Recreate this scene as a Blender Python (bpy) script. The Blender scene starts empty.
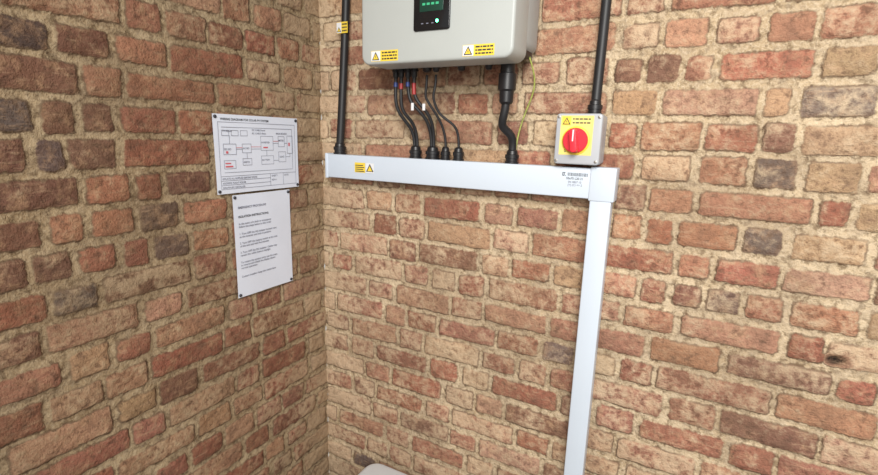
import bpy, bmesh, math, random
import numpy as np
from mathutils import Matrix, Vector
COL=bpy.context.scene.collection
# ---------------- camera
cam=bpy.data.cameras.new("camera"); co=bpy.data.objects.new("camera",cam); COL.objects.link(co)
cam.sensor_width=36; cam.lens=19.51; cam.clip_start=.01
yaw,pitch,roll=-.4902,-.2087,.0296
F=Vector((math.sin(yaw)*math.cos(pitch),math.cos(yaw)*math.cos(pitch),math.sin(pitch)))
R0=Vector((math.cos(yaw),-math.sin(yaw),0)); U0=R0.cross(F)
R=math.cos(roll)*R0+math.sin(roll)*U0; U=-math.sin(roll)*R0+math.cos(roll)*U0
co.matrix_world=Matrix(((R[0],U[0],-F[0],1.1268),(R[1],U[1],-F[1],-1.2526),(R[2],U[2],-F[2],.0634),(0,0,0,1)))
bpy.context.scene.camera=co
# ---------------- node helpers
class NB:
    def __init__(s,name):
        s.m=bpy.data.materials.new(name); s.m.use_nodes=True; s.nt=s.m.node_tree; s.N=s.nt.nodes; s.L=s.nt.links; s.b=s.N["Principled BSDF"]
        s.tc=s.nd("ShaderNodeTexCoord").outputs["Object"]
    def nd(s,t,**k):
        n=s.N.new(t)
        for a,v in k.items(): setattr(n,a,v)
        return n
    def math(s,op,a,bv=None,c=None):
        n=s.nd("ShaderNodeMath",operation=op)
        for i,v in enumerate((a,bv,c)):
            if v is None: continue
            if isinstance(v,(int,float)): n.inputs[i].default_value=v
            else: s.L.new(v,n.inputs[i])
        return n.outputs[0]
    def noise(s,scale,detail=4,rough=.6,off=0,stretch=None):
        n=s.nd("ShaderNodeTexNoise"); n.inputs["Scale"].default_value=scale;n.inputs["Detail"].default_value=detail;n.inputs["Roughness"].default_value=rough
        mp=s.nd("ShaderNodeMapping"); mp.inputs["Location"].default_value=(off,off*1.7,off*.6)
        if stretch: mp.inputs["Scale"].default_value=stretch
        s.L.new(s.tc,mp.inputs[0]); s.L.new(mp.outputs[0],n.inputs["Vector"])
        return n.outputs[0]
    def ramp(s,v,a,b_,lo=0,hi=1):
        n=s.nd("ShaderNodeMapRange",interpolation_type='SMOOTHSTEP'); s.L.new(v,n.inputs[0])
        for i,x in zip((1,2,3,4),(a,b_,lo,hi)): n.inputs[i].default_value=x
        return n.outputs[0]
    def mix(s,f,a,b_,mode='MIX'):
        n=s.nd("ShaderNodeMix",data_type='RGBA',blend_type=mode)
        if isinstance(f,(int,float)): n.inputs[0].default_value=f
        else: s.L.new(f,n.inputs[0])
        for i,v in ((6,a),(7,b_)):
            if isinstance(v,tuple): n.inputs[i].default_value=(*v,1)
            else: s.L.new(v,n.inputs[i])
        return n.outputs[2]
    def bump(s,h,strength,dist):
        bp=s.nd("ShaderNodeBump"); bp.inputs["Strength"].default_value=strength; bp.inputs["Distance"].default_value=dist
        s.L.new(h,bp.inputs["Height"]); s.L.new(bp.outputs[0],s.b.inputs["Normal"])
def plain(name,c,rough=.5,metal=0,var=.06,scale=20,emit=0,bump=0):
    s=NB(name); n=s.noise(scale,3,.6)
    c2=tuple(max(0,x*(1-var*2)) for x in c); s.L.new(s.mix(n,c2,tuple(min(1,x*(1+var)) for x in c)),s.b.inputs["Base Color"])
    s.b.inputs["Roughness"].default_value=rough; s.b.inputs["Metallic"].default_value=metal
    if emit: s.b.inputs["Emission Color"].default_value=(*c,1); s.b.inputs["Emission Strength"].default_value=emit
    if bump: s.bump(s.noise(300,2,.5),bump,.001)
    return s.m
def brick_mat(name, tint=(1,1,1), smearb=0, mtint=(1,1,1)):
    s=NB(name); L=s.L
    s.b.inputs["Roughness"].default_value=.88; s.b.inputs["Specular IOR Level"].default_value=.25
    col=s.nd("ShaderNodeAttribute",attribute_name="bcol").outputs["Color"]
    inf=s.nd("ShaderNodeSeparateXYZ"); L.new(s.nd("ShaderNodeAttribute",attribute_name="info").outputs["Vector"],inf.inputs[0])
    dist,smear,rnd=inf.outputs
    n1=s.noise(60,5,.65); n2=s.noise(14,4,.6,3); n3=s.noise(150,3,.7,9); n4=s.noise(5,4,.6,17); n5=s.noise(28,5,.7,31)
    nst=s.noise(40,4,.7,5,(.35,.35,2.2)); n6=s.noise(3.2,5,.65,51)
    d=s.math('MULTIPLY_ADD',s.math('SUBTRACT',n1,.5),.014,dist)
    d=s.math('MULTIPLY_ADD',s.math('SUBTRACT',n5,.5),.010,d)
    mask=s.ramp(d,-.0028,.0016)
    c=s.mix(s.ramp(n3,.38,.66,0,.6),col,s.mix(.55,col,(.15,.09,.065)))
    c=s.mix(s.ramp(n5,.46,.70,0,.62),c,(.51,.345,.225))
    c=s.mix(s.ramp(n1,.32,.48,.6,0),c,(.10,.06,.045))
    c=s.mix(s.ramp(nst,.53,.73,0,.55),c,(.55,.395,.28))
    c=s.mix(s.ramp(n2,.30,.46,.35,0),c,(.15,.09,.07))
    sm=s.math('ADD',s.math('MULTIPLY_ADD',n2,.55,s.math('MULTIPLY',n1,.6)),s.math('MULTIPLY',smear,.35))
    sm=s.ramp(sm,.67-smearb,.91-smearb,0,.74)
    mort=s.mix(s.ramp(n4,.3,.7),(.43,.335,.220),(.62,.52,.375)); mort=s.mix(s.ramp(n3,.4,.7,0,.5),mort,(.75,.67,.53)); mort=s.mix(s.ramp(n1,.35,.53,.75,0),mort,(.18,.13,.08))
    mort=s.mix(s.ramp(n5,.45,.7,0,.5),mort,(.43,.36,.28))
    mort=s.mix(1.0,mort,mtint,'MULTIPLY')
    c=s.mix(sm,c,s.mix(.5,mort,(.68,.55,.40)))
    c=s.mix(mask,c,mort)
    e=s.math('MULTIPLY',s.ramp(d,-.0040,-.0005),s.ramp(d,.0005,.0040,1,0))
    e=s.math('MULTIPLY',e,s.ramp(n2,.35,.6,.05,.7))
    c=s.mix(e,c,(.115,.072,.048))
    c=s.mix(s.ramp(n6,.38,.55,.28,0),c,(.17,.12,.08))   # soot / damp patches
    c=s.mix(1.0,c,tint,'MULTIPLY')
    L.new(c,s.b.inputs["Base Color"])
    h=s.math('ADD',s.math('MULTIPLY',mask,-.22),s.math('ADD',s.math('MULTIPLY',n1,.8),s.math('MULTIPLY',n3,.6)))
    s.bump(h,.9,.009)
    return s.m
CR=(.36,.15,.105);CD=(.145,.122,.12);CB=(.23,.12,.09);CO=(.43,.22,.145);CT=(.48,.325,.205);CP=(.49,.30,.215)
PAL=[(CR,4),((.31,.14,.10),4),((.39,.20,.145),5),((.45,.265,.18),4),((.38,.18,.13),4),(CD,.2),(CB,2.6),(CT,.9),(CP,2.2)]
def build_wall(name,length,z0,z1,axis,nrm,mat,seed,fixed,smear_lightf,pits=()):
    rnd=random.Random(seed); ZP=-.0325
    V=[];Fc=[];C=[];I=[]; base=0
    for k in range(int(math.floor((z0-ZP)/.075)),int(math.ceil((z1-ZP)/.075))):
        za=ZP+k*.075; zb=za+.075
        fx=sorted(fixed.get(k,[])); cells=[]
        def fill(a,b):
            t=rnd.random()<.5
            while b-a>1e-4:
                g=b-a
                if g<.17: w=g
                elif g<.27: w=g if rnd.random()<.45 or g<.19 else g/2
                else:
                    w=(.104 if t else .208)+rnd.uniform(-.014,.012)
                    if g-w<.07: w=g/2
                    t=not t
                    if rnd.random()<.32: t=True
                cells.append([a,a+w,None]); a+=w
        start=-.169*(k%2)-rnd.uniform(0,.04)
        cur=start
        for i,(a,b,c) in enumerate(fx):
            a-=.006
            if a-cur<.05 and cells: cells[-1][1]=a
            elif a>cur: fill(cur,a)
            cells.append([a,b+.006,c]); cur=b+.006
            if i+1<len(fx) and fx[i+1][0]-.006<cur: fx[i+1]=(cur+.006,fx[i+1][1],fx[i+1][2])
        fill(cur,length+.1)
        for ua,ub,fc in cells:
            ua_=max(ua,0); ub_=min(ub,length)
            if ub_-ua_<.004: continue
            w=ub-ua
            cx=(ua+ub)/2+rnd.uniform(-.002,.002); cz=(za+zb)/2+rnd.uniform(-.002,.002)
            hx=w/2-.006+rnd.uniform(-.004,.002); hz=.0375-.0065+rnd.uniform(-.005,.001)
            tilt=rnd.uniform(-.025,.025)
            nx=max(2,int((ub_-ua_)/.008)); nz=10
            gu,gz=np.meshgrid(np.linspace(ua_,ub_,nx+1),np.linspace(za,zb,nz+1),indexing='ij')
            lx=gu-cx; lz=gz-cz-tilt*lx; rr=.006
            qx=np.abs(lx)-hx+rr; qz=np.abs(lz)-hz+rr
            dd=np.sqrt(np.maximum(qx,0)**2+np.maximum(qz,0)**2)+np.minimum(np.maximum(qx,qz),0)-rr
            prot=rnd.uniform(-.0012,.0025)
            s=np.clip((-dd)/.007+.15,0,1); s=s*s*(3-2*s)
            hgt=.0016*np.sin(gu*37+gz*51)+.0014*np.sin(gu*91-gz*73+1.3)+.001*np.sin(gu*160+gz*211)+s*(.0040+prot)
            c=fc or rnd.choices([p[0] for p in PAL],[p[1] for p in PAL])[0]
            j=rnd.uniform(.86,1.12); c=tuple(x*j*rnd.uniform(.95,1.05) for x in c)
            sm0=rnd.random()*(.35 if fc else .6)
            ca=np.tile(np.array([*c,1.]),(gu.size,1))
            sv=np.array([sm0+smear_lightf(a,b) for a,b in zip(gu.reshape(-1),gz.reshape(-1))])
            for (pu,pz,pr) in pits:
                q=np.exp(-(((gu-pu)/pr)**2+((gz-pz)/(pr*.6))**2)); hgt=hgt-q*.016
                qq=np.clip(q*1.8,0,1).reshape(-1,1); ca=ca*(1-qq)+np.array([.008,.006,.005,1])*qq; dd=dd-q*.05; sv=sv-3*q.reshape(-1)
            V.append(gu.reshape(-1,1)*np.array(axis)+gz.reshape(-1,1)*np.array((0,0,1.))+hgt.reshape(-1,1)*np.array(nrm)); n=gu.size
            C.append(ca)
            I.append(np.stack([dd.reshape(-1),sv,np.full(n,rnd.random())],1))
            ii=np.arange(n).reshape(nx+1,nz+1)+base
            Fc.append(np.stack([ii[:-1,:-1],ii[1:,:-1],ii[1:,1:],ii[:-1,1:]],-1).reshape(-1,4)); base+=n
    V=np.concatenate(V);Fc=np.concatenate(Fc);C=np.concatenate(C);I=np.concatenate(I)
    cr=np.cross(np.array(axis),np.array((0,0,1.)))
    if cr@np.array(nrm)<0: Fc=Fc[:,::-1]
    me=bpy.data.meshes.new(name); me.from_pydata(V.tolist(),[],Fc.tolist())
    a=me.attributes.new("bcol",'FLOAT_COLOR','POINT'); a.data.foreach_set("color",C.astype(np.float32).reshape(-1))
    a=me.attributes.new("info",'FLOAT_VECTOR','POINT'); a.data.foreach_set("vector",I.astype(np.float32).reshape(-1))
    me.shade_smooth()
    o=bpy.data.objects.new(name,me); COL.objects.link(o); me.materials.append(mat); return o
fixB={3:[(.921,.984,CB),(.990,1.060,CB),(1.141,1.312,CR),(1.320,1.407,CT)],
 2:[(.925,1.019,CT),(1.036,1.220,CP),(1.229,1.284,CT),(1.290,1.419,(.22,.185,.165))],
 1:[(.926,.986,CR),(.995,1.121,CO),(1.134,1.231,CR),(1.240,1.296,CB),(1.302,1.5,CT)],
 0:[(1.003,1.115,CT),(1.126,1.225,CO),(1.235,1.313,CD),(1.322,1.417,CT)],
 -1:[(.958,1.023,CB),(1.034,1.127,CO),(1.135,1.343,CO),(1.359,1.413,CR)],
 -2:[(.953,1.019,CO),(1.026,1.093,CR),(1.102,1.222,CO),(1.228,1.312,CD),(1.322,1.455,CT)],
 -3:[(.933,1.10,CR),(1.106,1.18,CO),(1.19,1.312,CR),(1.325,1.47,CP)],
 -4:[(.937,1.024,CO),(1.035,1.098,CR),(1.108,1.172,CB),(1.183,1.247,(.16,.11,.105)),(1.254,1.333,CR),(1.342,1.465,CO)],
 -5:[(1.006,1.124,CO),(1.133,1.338,(.47,.26,.19)),(1.349,1.414,CR)],
 -6:[(1.075,1.232,CO),(1.243,1.439,CB),(1.451,1.516,CR)],
 -7:[(.80,.89,(.17,.13,.135)),(1.353,1.527,CO)],
 -8:[(1.25,1.438,CB)]}
CLd=(.16,.115,.10)
fixL={3:[(.307,.514,CR),(.525,.635,CO),(.645,.742,CB),(.756,.9,(.10,.075,.07))],
 2:[(.246,.391,CO),(.405,.613,CO),(.630,.705,CO),(.714,.86,CB)],
 1:[(.411,.494,CR),(.515,.641,CR),(.650,.715,CB),(.722,.790,CB),(.80,.87,CD)],
 0:[(.426,.645,CR),(.658,.745,CB),(.755,.806,(.15,.11,.11)),(.815,.9,CB)],
 -1:[(.432,.548,CB),(.559,.620,CR),(.635,.721,CO),(.736,.9,CB)],
 -2:[(.386,.514,CO),(.524,.624,CLd),(.637,.725,CO),(.731,.80,CO),(.809,.92,CB)],
 -3:[(.388,.493,CO),(.503,.592,CLd),(.605,.668,CR),(.679,.756,CR),(.768,.835,CB),(.843,.92,CB)]}
ZF=-1.47
def smB(u,z): return .9*math.exp(-u/.06)+(.15 if z<-.1 else 0.08)
def sm_light_L(u,z):
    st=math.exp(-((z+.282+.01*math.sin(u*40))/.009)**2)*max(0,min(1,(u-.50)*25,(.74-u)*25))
    return 1.0*math.exp(-u/.14)+1.6*st  # pale mortar marks, plus brighter light near the corner painted into the colour
build_wall("wall_back",2.6,ZF,1.05,(1,0,0),(0,-1,0),brick_mat("brick_back",(1.12,1.05,.97),.02),5,fixB,smB,pits=[(1.440,-.385,.018)])
build_wall("wall_left",2.0,ZF,1.05,(0,-1,0),(1,0,0),brick_mat("brick_left",(.78,.715,.63),-.01,(.86,.84,.81)),8,fixL,sm_light_L)  # left tint: browner brick, with the wall's shade put into the colour
# ---------------- geometry helpers
def empty(n):
    o=bpy.data.objects.new(n,None); o.empty_display_size=.05; COL.objects.link(o); return o
def add(name,me,mat,par,smooth=False):
    o=bpy.data.objects.new(name,me); COL.objects.link(o)
    if mat: me.materials.append(mat)
    if par: o.parent=par
    if smooth: me.shade_smooth()
    return o
def rbox(name,x0,x1,y0,y1,z0,z1,mat,par,rc=0,ax='y',bev=.002,seg=3,taper=None):
    bm=bmesh.new(); bmesh.ops.create_cube(bm,size=1)
    for v in bm.verts:
        v.co=Vector(((x0+x1)/2+v.co.x*(x1-x0),(y0+y1)/2+v.co.y*(y1-y0),(z0+z1)/2+v.co.z*(z1-z0)))
    if rc:
        i='xyz'.index(ax)
        es=[e for e in bm.edges if abs((e.verts[0].co-e.verts[1].co).normalized()[i])>.9]
        bmesh.ops.bevel(bm,geom=es,offset=rc,segments=7,affect='EDGES',profile=.5)
    if bev:
        es=[e for e in bm.edges if len(e.link_faces)==2 and e.calc_face_angle(0)>.6]
        bmesh.ops.bevel(bm,geom=es,offset=bev,segments=seg,affect='EDGES',profile=.5,clamp_overlap=True)
    me=bpy.data.meshes.new(name); bm.to_mesh(me); bm.free()
    me.shade_smooth() if bev else None
    o=add(name,me,mat,par)
    try: me.set_sharp_from_angle(angle=.7)
    except Exception: pass
    return o
def lathe(name,prof,loc,mat,par,axis='z',seg=28):
    V=[];Fs=[]
    for r,h in prof:
        for i in range(seg):
            a=2*math.pi*i/seg; V.append((r*math.cos(a),r*math.sin(a),h))
    m=len(prof)
    for j in range(m-1):
        for i in range(seg):
            Fs.append((j*seg+i,j*seg+(i+1)%seg,(j+1)*seg+(i+1)%seg,(j+1)*seg+i))
    Fs.append(tuple(range(seg))[::-1]); Fs.append(tuple((m-1)*seg+i for i in range(seg)))
    me=bpy.data.meshes.new(name); me.from_pydata(V,[],Fs); me.update()
    me.shade_smooth()
    o=add(name,me,mat,par); o.location=loc
    try: me.set_sharp_from_angle(angle=.6)
    except Exception: pass
    if axis=='y': o.rotation_euler=(math.pi/2,0,0)
    return o
def tube(name,pts,r,mat,par):
    cu=bpy.data.curves.new(name,'CURVE'); cu.dimensions='3D'; cu.bevel_depth=r; cu.bevel_resolution=5; cu.use_fill_caps=True
    sp=cu.splines.new('NURBS'); sp.points.add(len(pts)-1); sp.order_u=3 if len(pts)<4 else 4; sp.use_endpoint_u=True; sp.resolution_u=10
    for p,q in zip(sp.points,pts): p.co=(*q,1)
    o=bpy.data.objects.new(name,cu); COL.objects.link(o)
    dg=bpy.context.evaluated_depsgraph_get(); me=bpy.data.meshes.new_from_object(o.evaluated_get(dg)); me.name=name
    bpy.data.objects.remove(o); me.shade_smooth(); me.materials.clear()
    return add(name,me,mat,par)
# flat printed things: fr = 'b' (faces -Y, plane y) or 'l' (faces +X, plane x). u is X for b, Y for l
def P3(fr,u,v,off): return (u,off,v) if fr=='b' else (off,u,v)
def step(fr,off,n): return off-n*.0004 if fr=='b' else off+n*.0004
def polys(name,fr,lst,off,mat,par):
    V=[];Fs=[]
    for pl in lst:
        b=len(V); V+= [P3(fr,u,v,off) for u,v in pl]; Fs.append(tuple(range(b,b+len(pl))))
    me=bpy.data.meshes.new(name); me.from_pydata(V,[],Fs); return add(name,me,mat,par)
def rc(u0,u1,v0,v1): return [(u0,v0),(u1,v0),(u1,v1),(u0,v1)]
def text(name,fr,body,u,v,off,size,mat,par,align='LEFT',bold=.00012):
    cu=bpy.data.curves.new(name,'FONT'); cu.body=body; cu.size=size; cu.align_x=align; cu.space_line=1.05; cu.offset=bold
    o=bpy.data.objects.new(name,cu); COL.objects.link(o)
    dg=bpy.context.evaluated_depsgraph_get(); me=bpy.data.meshes.new_from_object(o.evaluated_get(dg)); bpy.data.objects.remove(o)
    me.materials.clear()
    o=add(name,me,mat,par); o.location=P3(fr,u,v,off); o.rotation_euler=(math.pi/2,0,0 if fr=='b' else math.pi/2); return o
# ---------------- materials
M_white=plain("pvc_white",(.60,.67,.76),.35,var=.02,scale=6)
M_white2=plain("battery_white",(.66,.69,.72),.4,var=.02)
M_inv=plain("inverter_grey",(.43,.455,.44),.45,var=.02,bump=.15)
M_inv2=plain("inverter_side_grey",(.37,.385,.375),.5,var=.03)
M_blk=plain("black_plastic",(.012,.012,.014),.4,var=.1)
M_gloss=plain("display_black",(.008,.009,.011),.12,var=.05)
M_cab=plain("cable_black",(.014,.014,.016),.5,var=.15)
M_red=plain("red_plastic",(.75,.03,.05),.3,var=.03)
M_redc=plain("cable_red",(.38,.03,.03),.4,var=.03)
M_blu=plain("cable_blue",(.03,.06,.24),.4,var=.03)
M_yel=plain("label_yellow",(.85,.62,.06),.5,var=.02)
M_yel2=plain("label_pale_yellow",(.86,.72,.20),.5,var=.02)
M_ink=plain("ink",(.03,.03,.04),.6)
M_inkr=plain("ink_red",(.60,.12,.14),.6)
M_inkg=plain("ink_grey",(.20,.21,.27),.6)
M_paper=plain("paper",(.66,.70,.80),.8,var=.03,scale=12)
M_iso=plain("isolator_grey",(.43,.45,.48),.4,var=.03)
M_met=plain("screw_metal",(.45,.43,.4),.35,metal=.9)
M_grn=plain("led_green",(.1,1,.4),.3,emit=8)
M_scr=plain("screen_dark",(.012,.05,.035),.15)
M_scg=plain("screen_green",(.05,.4,.2),.3,emit=.25)
M_gy=plain("earth_green_yellow",(.40,.45,.10),.45,var=.4,scale=90)
M_lab=plain("label_white",(.75,.76,.78),.6,var=.01)
s=NB("concrete_floor"); n=s.noise(6,6,.6); s.L.new(s.mix(n,(.10,.09,.08),(.24,.22,.19)),s.b.inputs["Base Color"]); s.bump(s.noise(60,5,.6),.4,.004); s.b.inputs["Roughness"].default_value=.9
me=bpy.data.meshes.new("floor"); me.from_pydata([(0,-2.0,ZF),(2.6,-2.0,ZF),(2.6,0,ZF),(0,0,ZF)],[],[(0,1,2,3)]); add("floor",me,s.m,None)
# ---------------- labels
def warn(name,fr,u0,u1,v0,v1,off,par,tw=.38,lines=3,ym=None):
    h=v1-v0; w=u1-u0
    polys(name,fr,[rc(u0,u1,v0,v1)],off,ym or M_yel,par)
    o1=step(fr,off,1);o2=step(fr,off,2)
    polys(name+"_panel",fr,[rc(u0+w*.01,u0+w*tw*.98,v0+h*.04,v0+h*.96)],o1,M_lab if ym is None else M_yel,par)
    cx=u0+w*tw/2; r=min(w*tw*.44,h*.44); b=v0+h*.12
    polys(name+"_triangle",fr,[[(cx-r,b),(cx+r,b),(cx,b+r*1.75)]],o2,M_ink,par)
    r2=r*.68; polys(name+"_triangle_fill",fr,[[(cx-r2,b+r*.18),(cx+r2,b+r*.18),(cx,b+r*.18+r2*1.75)]],step(fr,off,3),M_yel,par)
    polys(name+"_bolt",fr,[[(cx-r*.1,b+r*.7),(cx+r*.1,b+r*1.15),(cx+r*.02,b+r*.75),(cx+r*.15,b+r*.75),(cx-r*.02,b+r*.25),(cx+.0,b+r*.62)]],step(fr,off,4),M_ink,par)
    L=[];rr=random.Random(len(name))
    for i in range(lines):
        y=v1-h*(i+.75)/(lines+.5); x=u0+w*(tw+.05)
        while x<u1-w*.06:
            ww=w*rr.uniform(.05,.14); ww=min(ww,u1-w*.04-x); L.append(rc(x,x+ww,y-h*.07,y+h*.07)); x+=ww+w*.022
    polys(name+"_text",fr,L,o1,M_ink,par)
BK=-.012   # back face of wall-mounted items, clear of the brick faces
# ---------------- cable trunking
tr=empty("cable_trunking")
rbox("trunking_base",.071,.93,-.056,BK,-.074,-.001,M_white,tr,bev=.0015)
rbox("trunking_lid",.073,.93,-.062,-.05,-.0745,-.0005,M_white,tr,bev=.003)
rbox("end_cap",.068,.078,-.064,BK,-.077,.002,M_white,tr,bev=.002)
rbox("drop_base",.906,.952,-.056,BK,-1.44,-.07,M_white,tr,bev=.0015)
rbox("drop_lid",.904,.954,-.062,-.05,-1.44,-.07,M_white,tr,bev=.003)
rbox("elbow_cover",.900,.960,-.0645,BK,-.079,.0025,M_white,tr,bev=.003)
polys("yellow_label",'b',[rc(.188,.228,-.052,-.022)],-.0635,M_yel,tr)
polys("yellow_label_text",'b',[rc(.191,.225-.004*(i%2),-.0495+.006*i,-.047+.006*i) for i in range(4)],-.064,M_ink,tr)
polys("white_patch",'b',[rc(.230,.262,-.052,-.022)],-.0638,M_lab,tr)
polys("patch_triangle",'b',[[(.232,-.048),(.260,-.048),(.246,-.024)]],-.0641,M_ink,tr)
polys("patch_triangle_fill",'b',[[(.237,-.046),(.255,-.046),(.246,-.030)]],-.0644,M_yel,tr)
rr=random.Random(4); L=[]
for i in range(5):
    for j in range(5):
        if rr.random()<.6: L.append(rc(.833+i*.0018,.8347+i*.0018,-.022+j*.0018,-.0203+j*.0018))
x=.846
while x<.894:
    w=rr.uniform(.0006,.0018); L.append(rc(x,x+w,-.0215,-.0135)); x+=w+rr.uniform(.0007,.0016)
polys("barcode",'b',L,-.0624,M_ink,tr)
text("barcode_text",'b',"50x75 L20 21",.843,-.0300,-.0624,.0075,M_ink,tr)
text("barcode_text_b",'b',"SN 4827 10\n[+] (C) <> 2",.848,-.0385,-.0624,.0068,M_inkg,tr)
def gland(name,x,y,z,r,par,up=1,h=.032):
    p=[(r,0),(r,.004),(r*.86,.005),(r*.86,h*.35),(r*.98,h*.37),(r*.98,h*.62),(r*.80,h*.66),(r*.72,h*.9),(r*.5,h)]
    return lathe(name,[(a,b*up) for a,b in p],(x,y,z),M_blk,par,seg=12)
G=[(.108,.021),(.392,.019),(.449,.021),(.491,.014),(.532,.016),(.690,.019)]
for i,(x,r) in enumerate(G): gland("cable_gland_%d"%i,x,-.037,0.0,r,tr,h=.036)
c1=empty("armoured_cable")
tube("sheath",[(.108,-.037,.02),(.111,-.034,.08),(.117,-.030,.2),(.126,-.028,.35),(.135,-.027,.5),(.141,-.027,.8),(.141,-.027,1.04)],.0125,M_cab,c1)
warn("cable_label",'b',.106,.148,.362,.394,-.042,c1,tw=.45,lines=3)
c2=empty("supply_cable")
tube("sheath",[(.893,-.040,.14),(.892,-.036,.17),(.893,-.030,.28),(.893,-.027,.40),(.896,-.027,.6),(.90,-.027,.8),(.90,-.027,1.04)],.0115,M_cab,c2)
# ---------------- isolator
iso=empty("rotary_isolator_switch")
rbox("back_box",.817,.919,-.050,BK,.010,.124,M_iso,iso,rc=.006,bev=.0015)
rbox("cover",.815,.921,-.088,-.048,.008,.126,M_iso,iso,rc=.008,bev=.003)
polys("yellow_plate",'b',[rc(.826,.902,.030,.121)],-.0886,M_yel2,iso)
lathe("dial_ring",[(.033,0),(.033,.003),(.030,.005)],(.865,-.0886,.064),M_yel,iso,axis='y')
lathe("dial",[(.029,0),(.029,.010),(.027,.012),(.0,.012)],(.865,-.089,.064),M_red,iso,axis='y')
h=rbox("dial_handle",-.008,.008,-.024,0,-.027,.027,M_red,iso,rc=.006,bev=.002); h.location=(.865,-.099,.064); h.rotation_euler=(0,math.radians(-8),0)
polys("dial_marks",'b',[rc(.8635,.8665,.062,.088)],-.1245,M_lab,iso)
warn("isolator_label",'b',.829,.900,.098,.120,-.0889,iso,tw=.3,lines=2,ym=M_yel2)
text("off_text",'b',"0",.838,.036,-.0890,.012,M_ink,iso)
text("on_text",'b',"I",.892,.062,-.0890,.014,M_ink,iso)
for i,(x,z) in enumerate([(.821,.118),(.914,.118),(.821,.016),(.914,.016)]): lathe("cover_screw_%d"%i,[(.0035,0),(.0035,.0015),(0.001,.002)],(x,-.088,z),M_met,iso,axis='y')
gland("entry_gland",.892,-.040,.125,.018,iso,h=.036)
# ---------------- inverter
inv=empty("solar_inverter")
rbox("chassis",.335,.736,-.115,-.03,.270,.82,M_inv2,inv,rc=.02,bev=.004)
rbox("front_cover",.320,.736,-.200,-.105,.240,.80,M_inv,inv,rc=.024,bev=.007,seg=4)
rbox("wall_bracket",.40,.68,-.03,BK,.34,.75,M_met,inv,bev=.002)
rbox("connector_plate",.345,.728,-.112,-.040,.260,.275,M_blk,inv,bev=.002)
rbox("display_panel",.480,.578,-.2045,-.199,.310,.48,M_gloss,inv,rc=.006,bev=.0015)
rbox("screen",.497,.561,-.2055,-.203,.352,.44,M_scr,inv,bev=.0008)
lathe("led",[(.0036,0),(.0036,.0008)],(.545,-.2045,.330),M_grn,inv,axis='y',seg=16)
polys("button_marks",'b',[rc(.502+.014*i,.508+.014*i,.325,.327) for i in range(3)],-.2050,M_inkg,inv)
polys("screen_digits",'b',[rc(.505+.012*i,.513+.012*i,.366,.371) for i in range(4)],-.2059,M_scg,inv)
warn("warning_label",'b',.352,.434,.247,.273,-.2006,inv,tw=.36,lines=3)
warn("warning_label_b",'b',.613,.692,.247,.272,-.2006,inv,tw=.36,lines=3)
cx=[(.352,.011),(.370,.011),(.392,.011),(.412,.011),(.452,.015),(.480,.012),(.555,.013),(.632,.012)]
for i,(x,r) in enumerate(cx): gland("connector_%d"%i,x,-.085,.264,r,inv,up=-1,h=.045 if i<4 else .032)
p=[(.021,0),(.021,-.02),(.018,-.022),(.018,-.045),(.022,-.047),(.022,-.085),(.018,-.09),(.017,-.115),(.013,-.12)]
lathe("ac_connector",p,(.683,-.085,.268),M_blk,inv,seg=16)
# ---------------- cables between inverter and trunking
cb=empty("inverter_cable_bundle")
def cbl(n,x0,x1,r,mid,m=M_cab,z0=.225,y0=-.085):
    tube(n,[(x0,y0,z0),(x0,y0,z0-.04)]+mid+[(x1,-.037,.07),(x1,-.037,.03)],r,m,cb)
cbl("dc_cable_1",.352,.388,.0048,[(.348,-.085,.14),(.375,-.06,.10)])
cbl("dc_cable_2",.370,.397,.0048,[(.366,-.085,.13),(.392,-.06,.11)])
cbl("dc_cable_3",.392,.445,.0048,[(.398,-.085,.15),(.440,-.06,.12)])
cbl("dc_cable_4",.412,.452,.0048,[(.414,-.085,.16),(.458,-.06,.12)])
cbl("battery_cable",.452,.491,.0036,[(.440,-.085,.17),(.478,-.06,.12)])
cbl("data_cable",.480,.532,.0036,[(.470,-.09,.18),(.480,-.07,.12),(.525,-.05,.10)])
tube("ac_cable",[(.683,-.085,.155),(.681,-.085,.125),(.668,-.078,.10),(.676,-.06,.085),(.692,-.045,.07),(.690,-.037,.05),(.690,-.037,.03)],.0105,M_cab,cb)
tube("red_connector_1",[(.412,-.086,.205),(.413,-.087,.19),(.4135,-.087,.175)],.0056,M_redc,cb)
tube("red_connector_2",[(.370,-.085,.205),(.370,-.086,.190)],.0056,M_redc,cb)
tube("blue_connector_1",[(.352,-.085,.208),(.352,-.086,.196)],.0056,M_blu,cb)
tube("blue_connector_2",[(.392,-.086,.208),(.393,-.087,.196)],.0056,M_blu,cb)
rbox("cable_tag",.446,.454,-.096,-.093,.132,.150,M_lab,cb,bev=.0005)
rbox("cable_tag_b",.411,.419,-.098,-.095,.132,.152,M_lab,cb,bev=.0005)
ew=empty("earth_wire")
tube("wire",[(.722,-.06,.275),(.735,-.05,.24),(.742,-.03,.20),(.722,-.025,.15),(.705,-.028,.10),(.699,-.032,.06),(.698,-.036,.03)],.0020,M_gy,ew)
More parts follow.
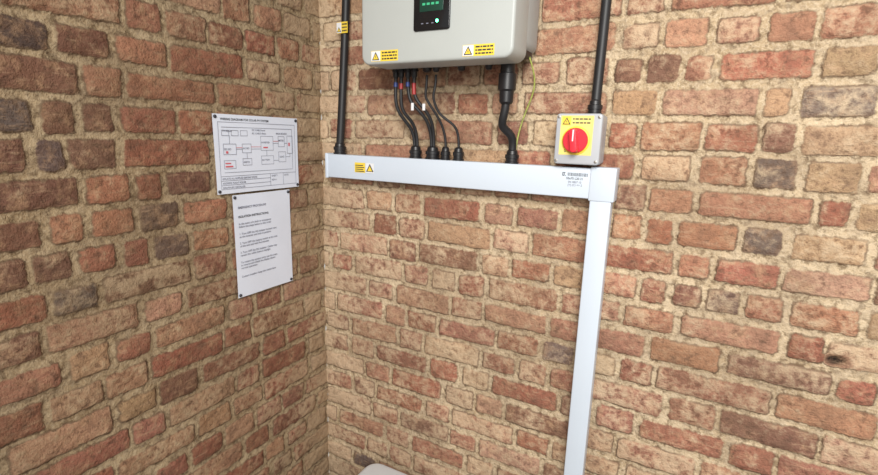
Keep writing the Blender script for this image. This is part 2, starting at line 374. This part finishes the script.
# ---------------- papers
def sheet(name,y0,y1,z0,z1,seed):
    e=empty(name); nx,nz=14,12; V=[];Fs=[];r=random.Random(seed);ph=r.uniform(0,6)
    for i in range(nx+1):
        for j in range(nz+1):
            y=y0+(y1-y0)*i/nx; z=z0+(z1-z0)*j/nz
            V.append((.0120+.0006*math.sin(i*.6+ph+j*.35),y,z))
    for i in range(nx):
        for j in range(nz): a=i*(nz+1)+j; Fs.append((a,a+nz+1,a+nz+2,a+1))
    me=bpy.data.meshes.new(name+"_paper"); me.from_pydata(V,[],Fs); add("paper",me,M_paper,e,True)
    for i,(y,z) in enumerate([(y0+.007,z1-.007),(y1-.007,z1-.007),(y0+.007,z0+.007),(y1-.007,z0+.007)]):
        o=lathe("fixing_screw_%d"%i,[(.0045,0),(.0045,.002),(.002,.004)],(.0125,y,z),M_ink,e,seg=14); o.rotation_euler=(0,math.pi/2,0)
    return e
OF=.0132
e1=sheet("wiring_diagram_sheet",-.4218,-.125,-.105,.1054,1)
def line(a,b,w=.0010):
    (u0,v0),(u1,v1)=a,b
    return rc(min(u0,u1)-w/2,max(u0,u1)+w/2,min(v0,v1)-w/2,max(v0,v1)+w/2)
L=[]
def bx(u,v,w,h):
    return [line((u,v),(u+w,v)),line((u,v+h),(u+w,v+h)),line((u,v),(u,v+h)),line((u+w,v),(u+w,v+h))]
L+=bx(-.408,-.093,.270,.178)
text("title",'l',"WIRING DIAGRAM FOR SOLAR PV SYSTEM",-.400,.090,OF,.0085,M_ink,e1)
for i in range(3): L+=bx(-.398+.030*i,.050,.022,.014)
for (u,v,w,h) in [(-.395,.000,.040,.028),(-.335,.004,.030,.024),(-.335,-.030,.030,.018),(-.270,.010,.045,.040),(-.270,-.030,.045,.024),(-.205,.020,.024,.030),(-.205,-.025,.028,.030),(-.170,.0,.022,.052),(-.395,-.038,.036,.022)]: L+=bx(u,v,w,h)
for a,b in [((-.375,.05),(-.375,.028)),((-.355,.014),(-.335,.014)),((-.305,.014),(-.27,.014)),((-.225,.03),(-.205,.03)),((-.181,.03),(-.170,.03)),((-.25,.01),(-.25,-.006)),((-.225,-.02),(-.205,-.02)),((-.177,-.01),(-.160,-.01)),((-.160,-.01),(-.160,0)),((-.398,.072),(-.15,.072)),((-.15,.072),(-.15,-.045)),((-.32,.004),(-.32,-.012)),((-.395,-.048),(-.15,-.048)),((-.408,-.058),(-.138,-.058)),((-.408,-.07),(-.24,-.07)),((-.408,-.082),(-.24,-.082)),((-.24,-.058),(-.24,-.093)),((-.19,-.058),(-.19,-.093))]: L.append(line(a,b,.0011))
polys("diagram_lines",'l',L,OF,M_inkg,e1)
for (t,u,v) in [("PV ARRAY",-.395,.060),("DC ISO",-.393,.012),("INVERTER",-.268,.030),("METER",-.204,.036),("BATTERY",-.268,-.02),("MAIN BOARD",-.212,.056),("LOAD",-.202,-.012),("AC ISO",-.333,.014),("EARTH",-.333,-.024),("ISOLATE ALL SUPPLIES BEFORE WORK",-.404,-.067),("ADDRESS: PLANT ROOM",-.404,-.079),("DRAWN BY: INSTALLER",-.404,-.091),("SHEET 1",-.235,-.067),("REV A",-.235,-.079),("DATE",-.186,-.067),("DC CABLE 6mm",-.300,.064),("AC CABLE 10mm",-.300,.055)]:
    text("label",'l',t,u,v,OF,.0068,M_inkg,e1)
polys("diagram_red",'l',[line((-.355,.018),(-.335,.018),.0012),line((-.305,.020),(-.27,.020),.0012),line((-.225,.036),(-.205,.036),.0012),rc(-.388,-.381,.003,.009),rc(-.392,-.368,-.034,-.030),rc(-.392,-.374,-.025,-.022),rc(-.165,-.159,.022,.032),rc(-.262,-.245,.016,.020)],OF+.0002,M_inkr,e1)
e2=sheet("instruction_sheet",-.376,-.166,-.408,-.111,2)
u=-.361
text("title",'l',"EMERGENCY PROCEDURE",u,-.150,OF,.0085,M_inkg,e2,bold=.0002)
text("heading",'l',"ISOLATION INSTRUCTIONS:",u,-.176,OF,.0085,M_ink,e2,bold=.0002)
text("p1",'l',"In the event of a fault or emergency\nfollow the steps below in this order",u,-.196,OF,.0080,M_inkg,e2)
text("p2",'l',"1. Turn OFF the AC isolator located next\nto the inverter and lock in position",u,-.225,OF,.0080,M_inkg,e2)
text("p3",'l',"2. Turn OFF the battery switch at the side\nof the unit and wait five minutes",u,-.252,OF,.0080,M_inkg,e2)
text("p4",'l',"3. Turn OFF the DC isolator. Cables may\nremain live while there is daylight",u,-.279,OF,.0080,M_inkg,e2)
text("p5",'l',"To restart the system carry out the steps\nin reverse and check the display shows\nnormal operation",u,-.308,OF,.0080,M_inkg,e2)
text("p6",'l',"Contact installer: keep this notice here",u,-.350,OF,.0080,M_inkg,e2)
# ---------------- battery
bt=empty("battery_unit")
rbox("housing",.232,.70,-.27,-.03,ZF+.02,-1.067,M_white2,bt,rc=.05,ax='z',bev=.015,seg=5)
rbox("plinth",.26,.67,-.25,-.05,ZF,ZF+.025,M_blk,bt,bev=.003)
rbox("top_handle",.36,.57,-.175,-.125,-1.070,-1.060,M_white2,bt,rc=.015,ax='z',bev=.003)
polys("front_seam",'b',[rc(.28,.65,-1.150,-1.147)],-.2705,M_ink,bt)
# ---------------- lights
def area(name,loc,tgt,size,e,col):
    l=bpy.data.lights.new(name,'AREA'); l.energy=e;l.size=size;l.color=col
    o=bpy.data.objects.new(name,l); COL.objects.link(o); o.location=loc
    o.rotation_euler=(Vector(tgt)-Vector(loc)).to_track_quat('-Z','Y').to_euler()
area("doorway_daylight",(1.9,-2.7,1.0),(.9,0,-.5),1.4,84,(1,.98,.94))
l=bpy.data.lights.new("added_falloff_spot",'SPOT'); l.energy=62; l.spot_size=math.radians(84); l.spot_blend=1; l.shadow_soft_size=.25; l.color=(1,.97,.92)  # added spot near the camera, no real fitting; makes light fall off leftwards
o=bpy.data.objects.new("added_falloff_spot",l); COL.objects.link(o); o.location=(1.25,-1.7,.75); o.rotation_euler=(Vector((.8,0,-.3))-o.location).to_track_quat('-Z','Y').to_euler()
w=bpy.data.worlds.new("w"); bpy.context.scene.world=w; w.use_nodes=True
w.node_tree.nodes["Background"].inputs[0].default_value=(1,.96,.9,1); w.node_tree.nodes["Background"].inputs[1].default_value=.56
bpy.context.scene.view_settings.view_transform='Standard'
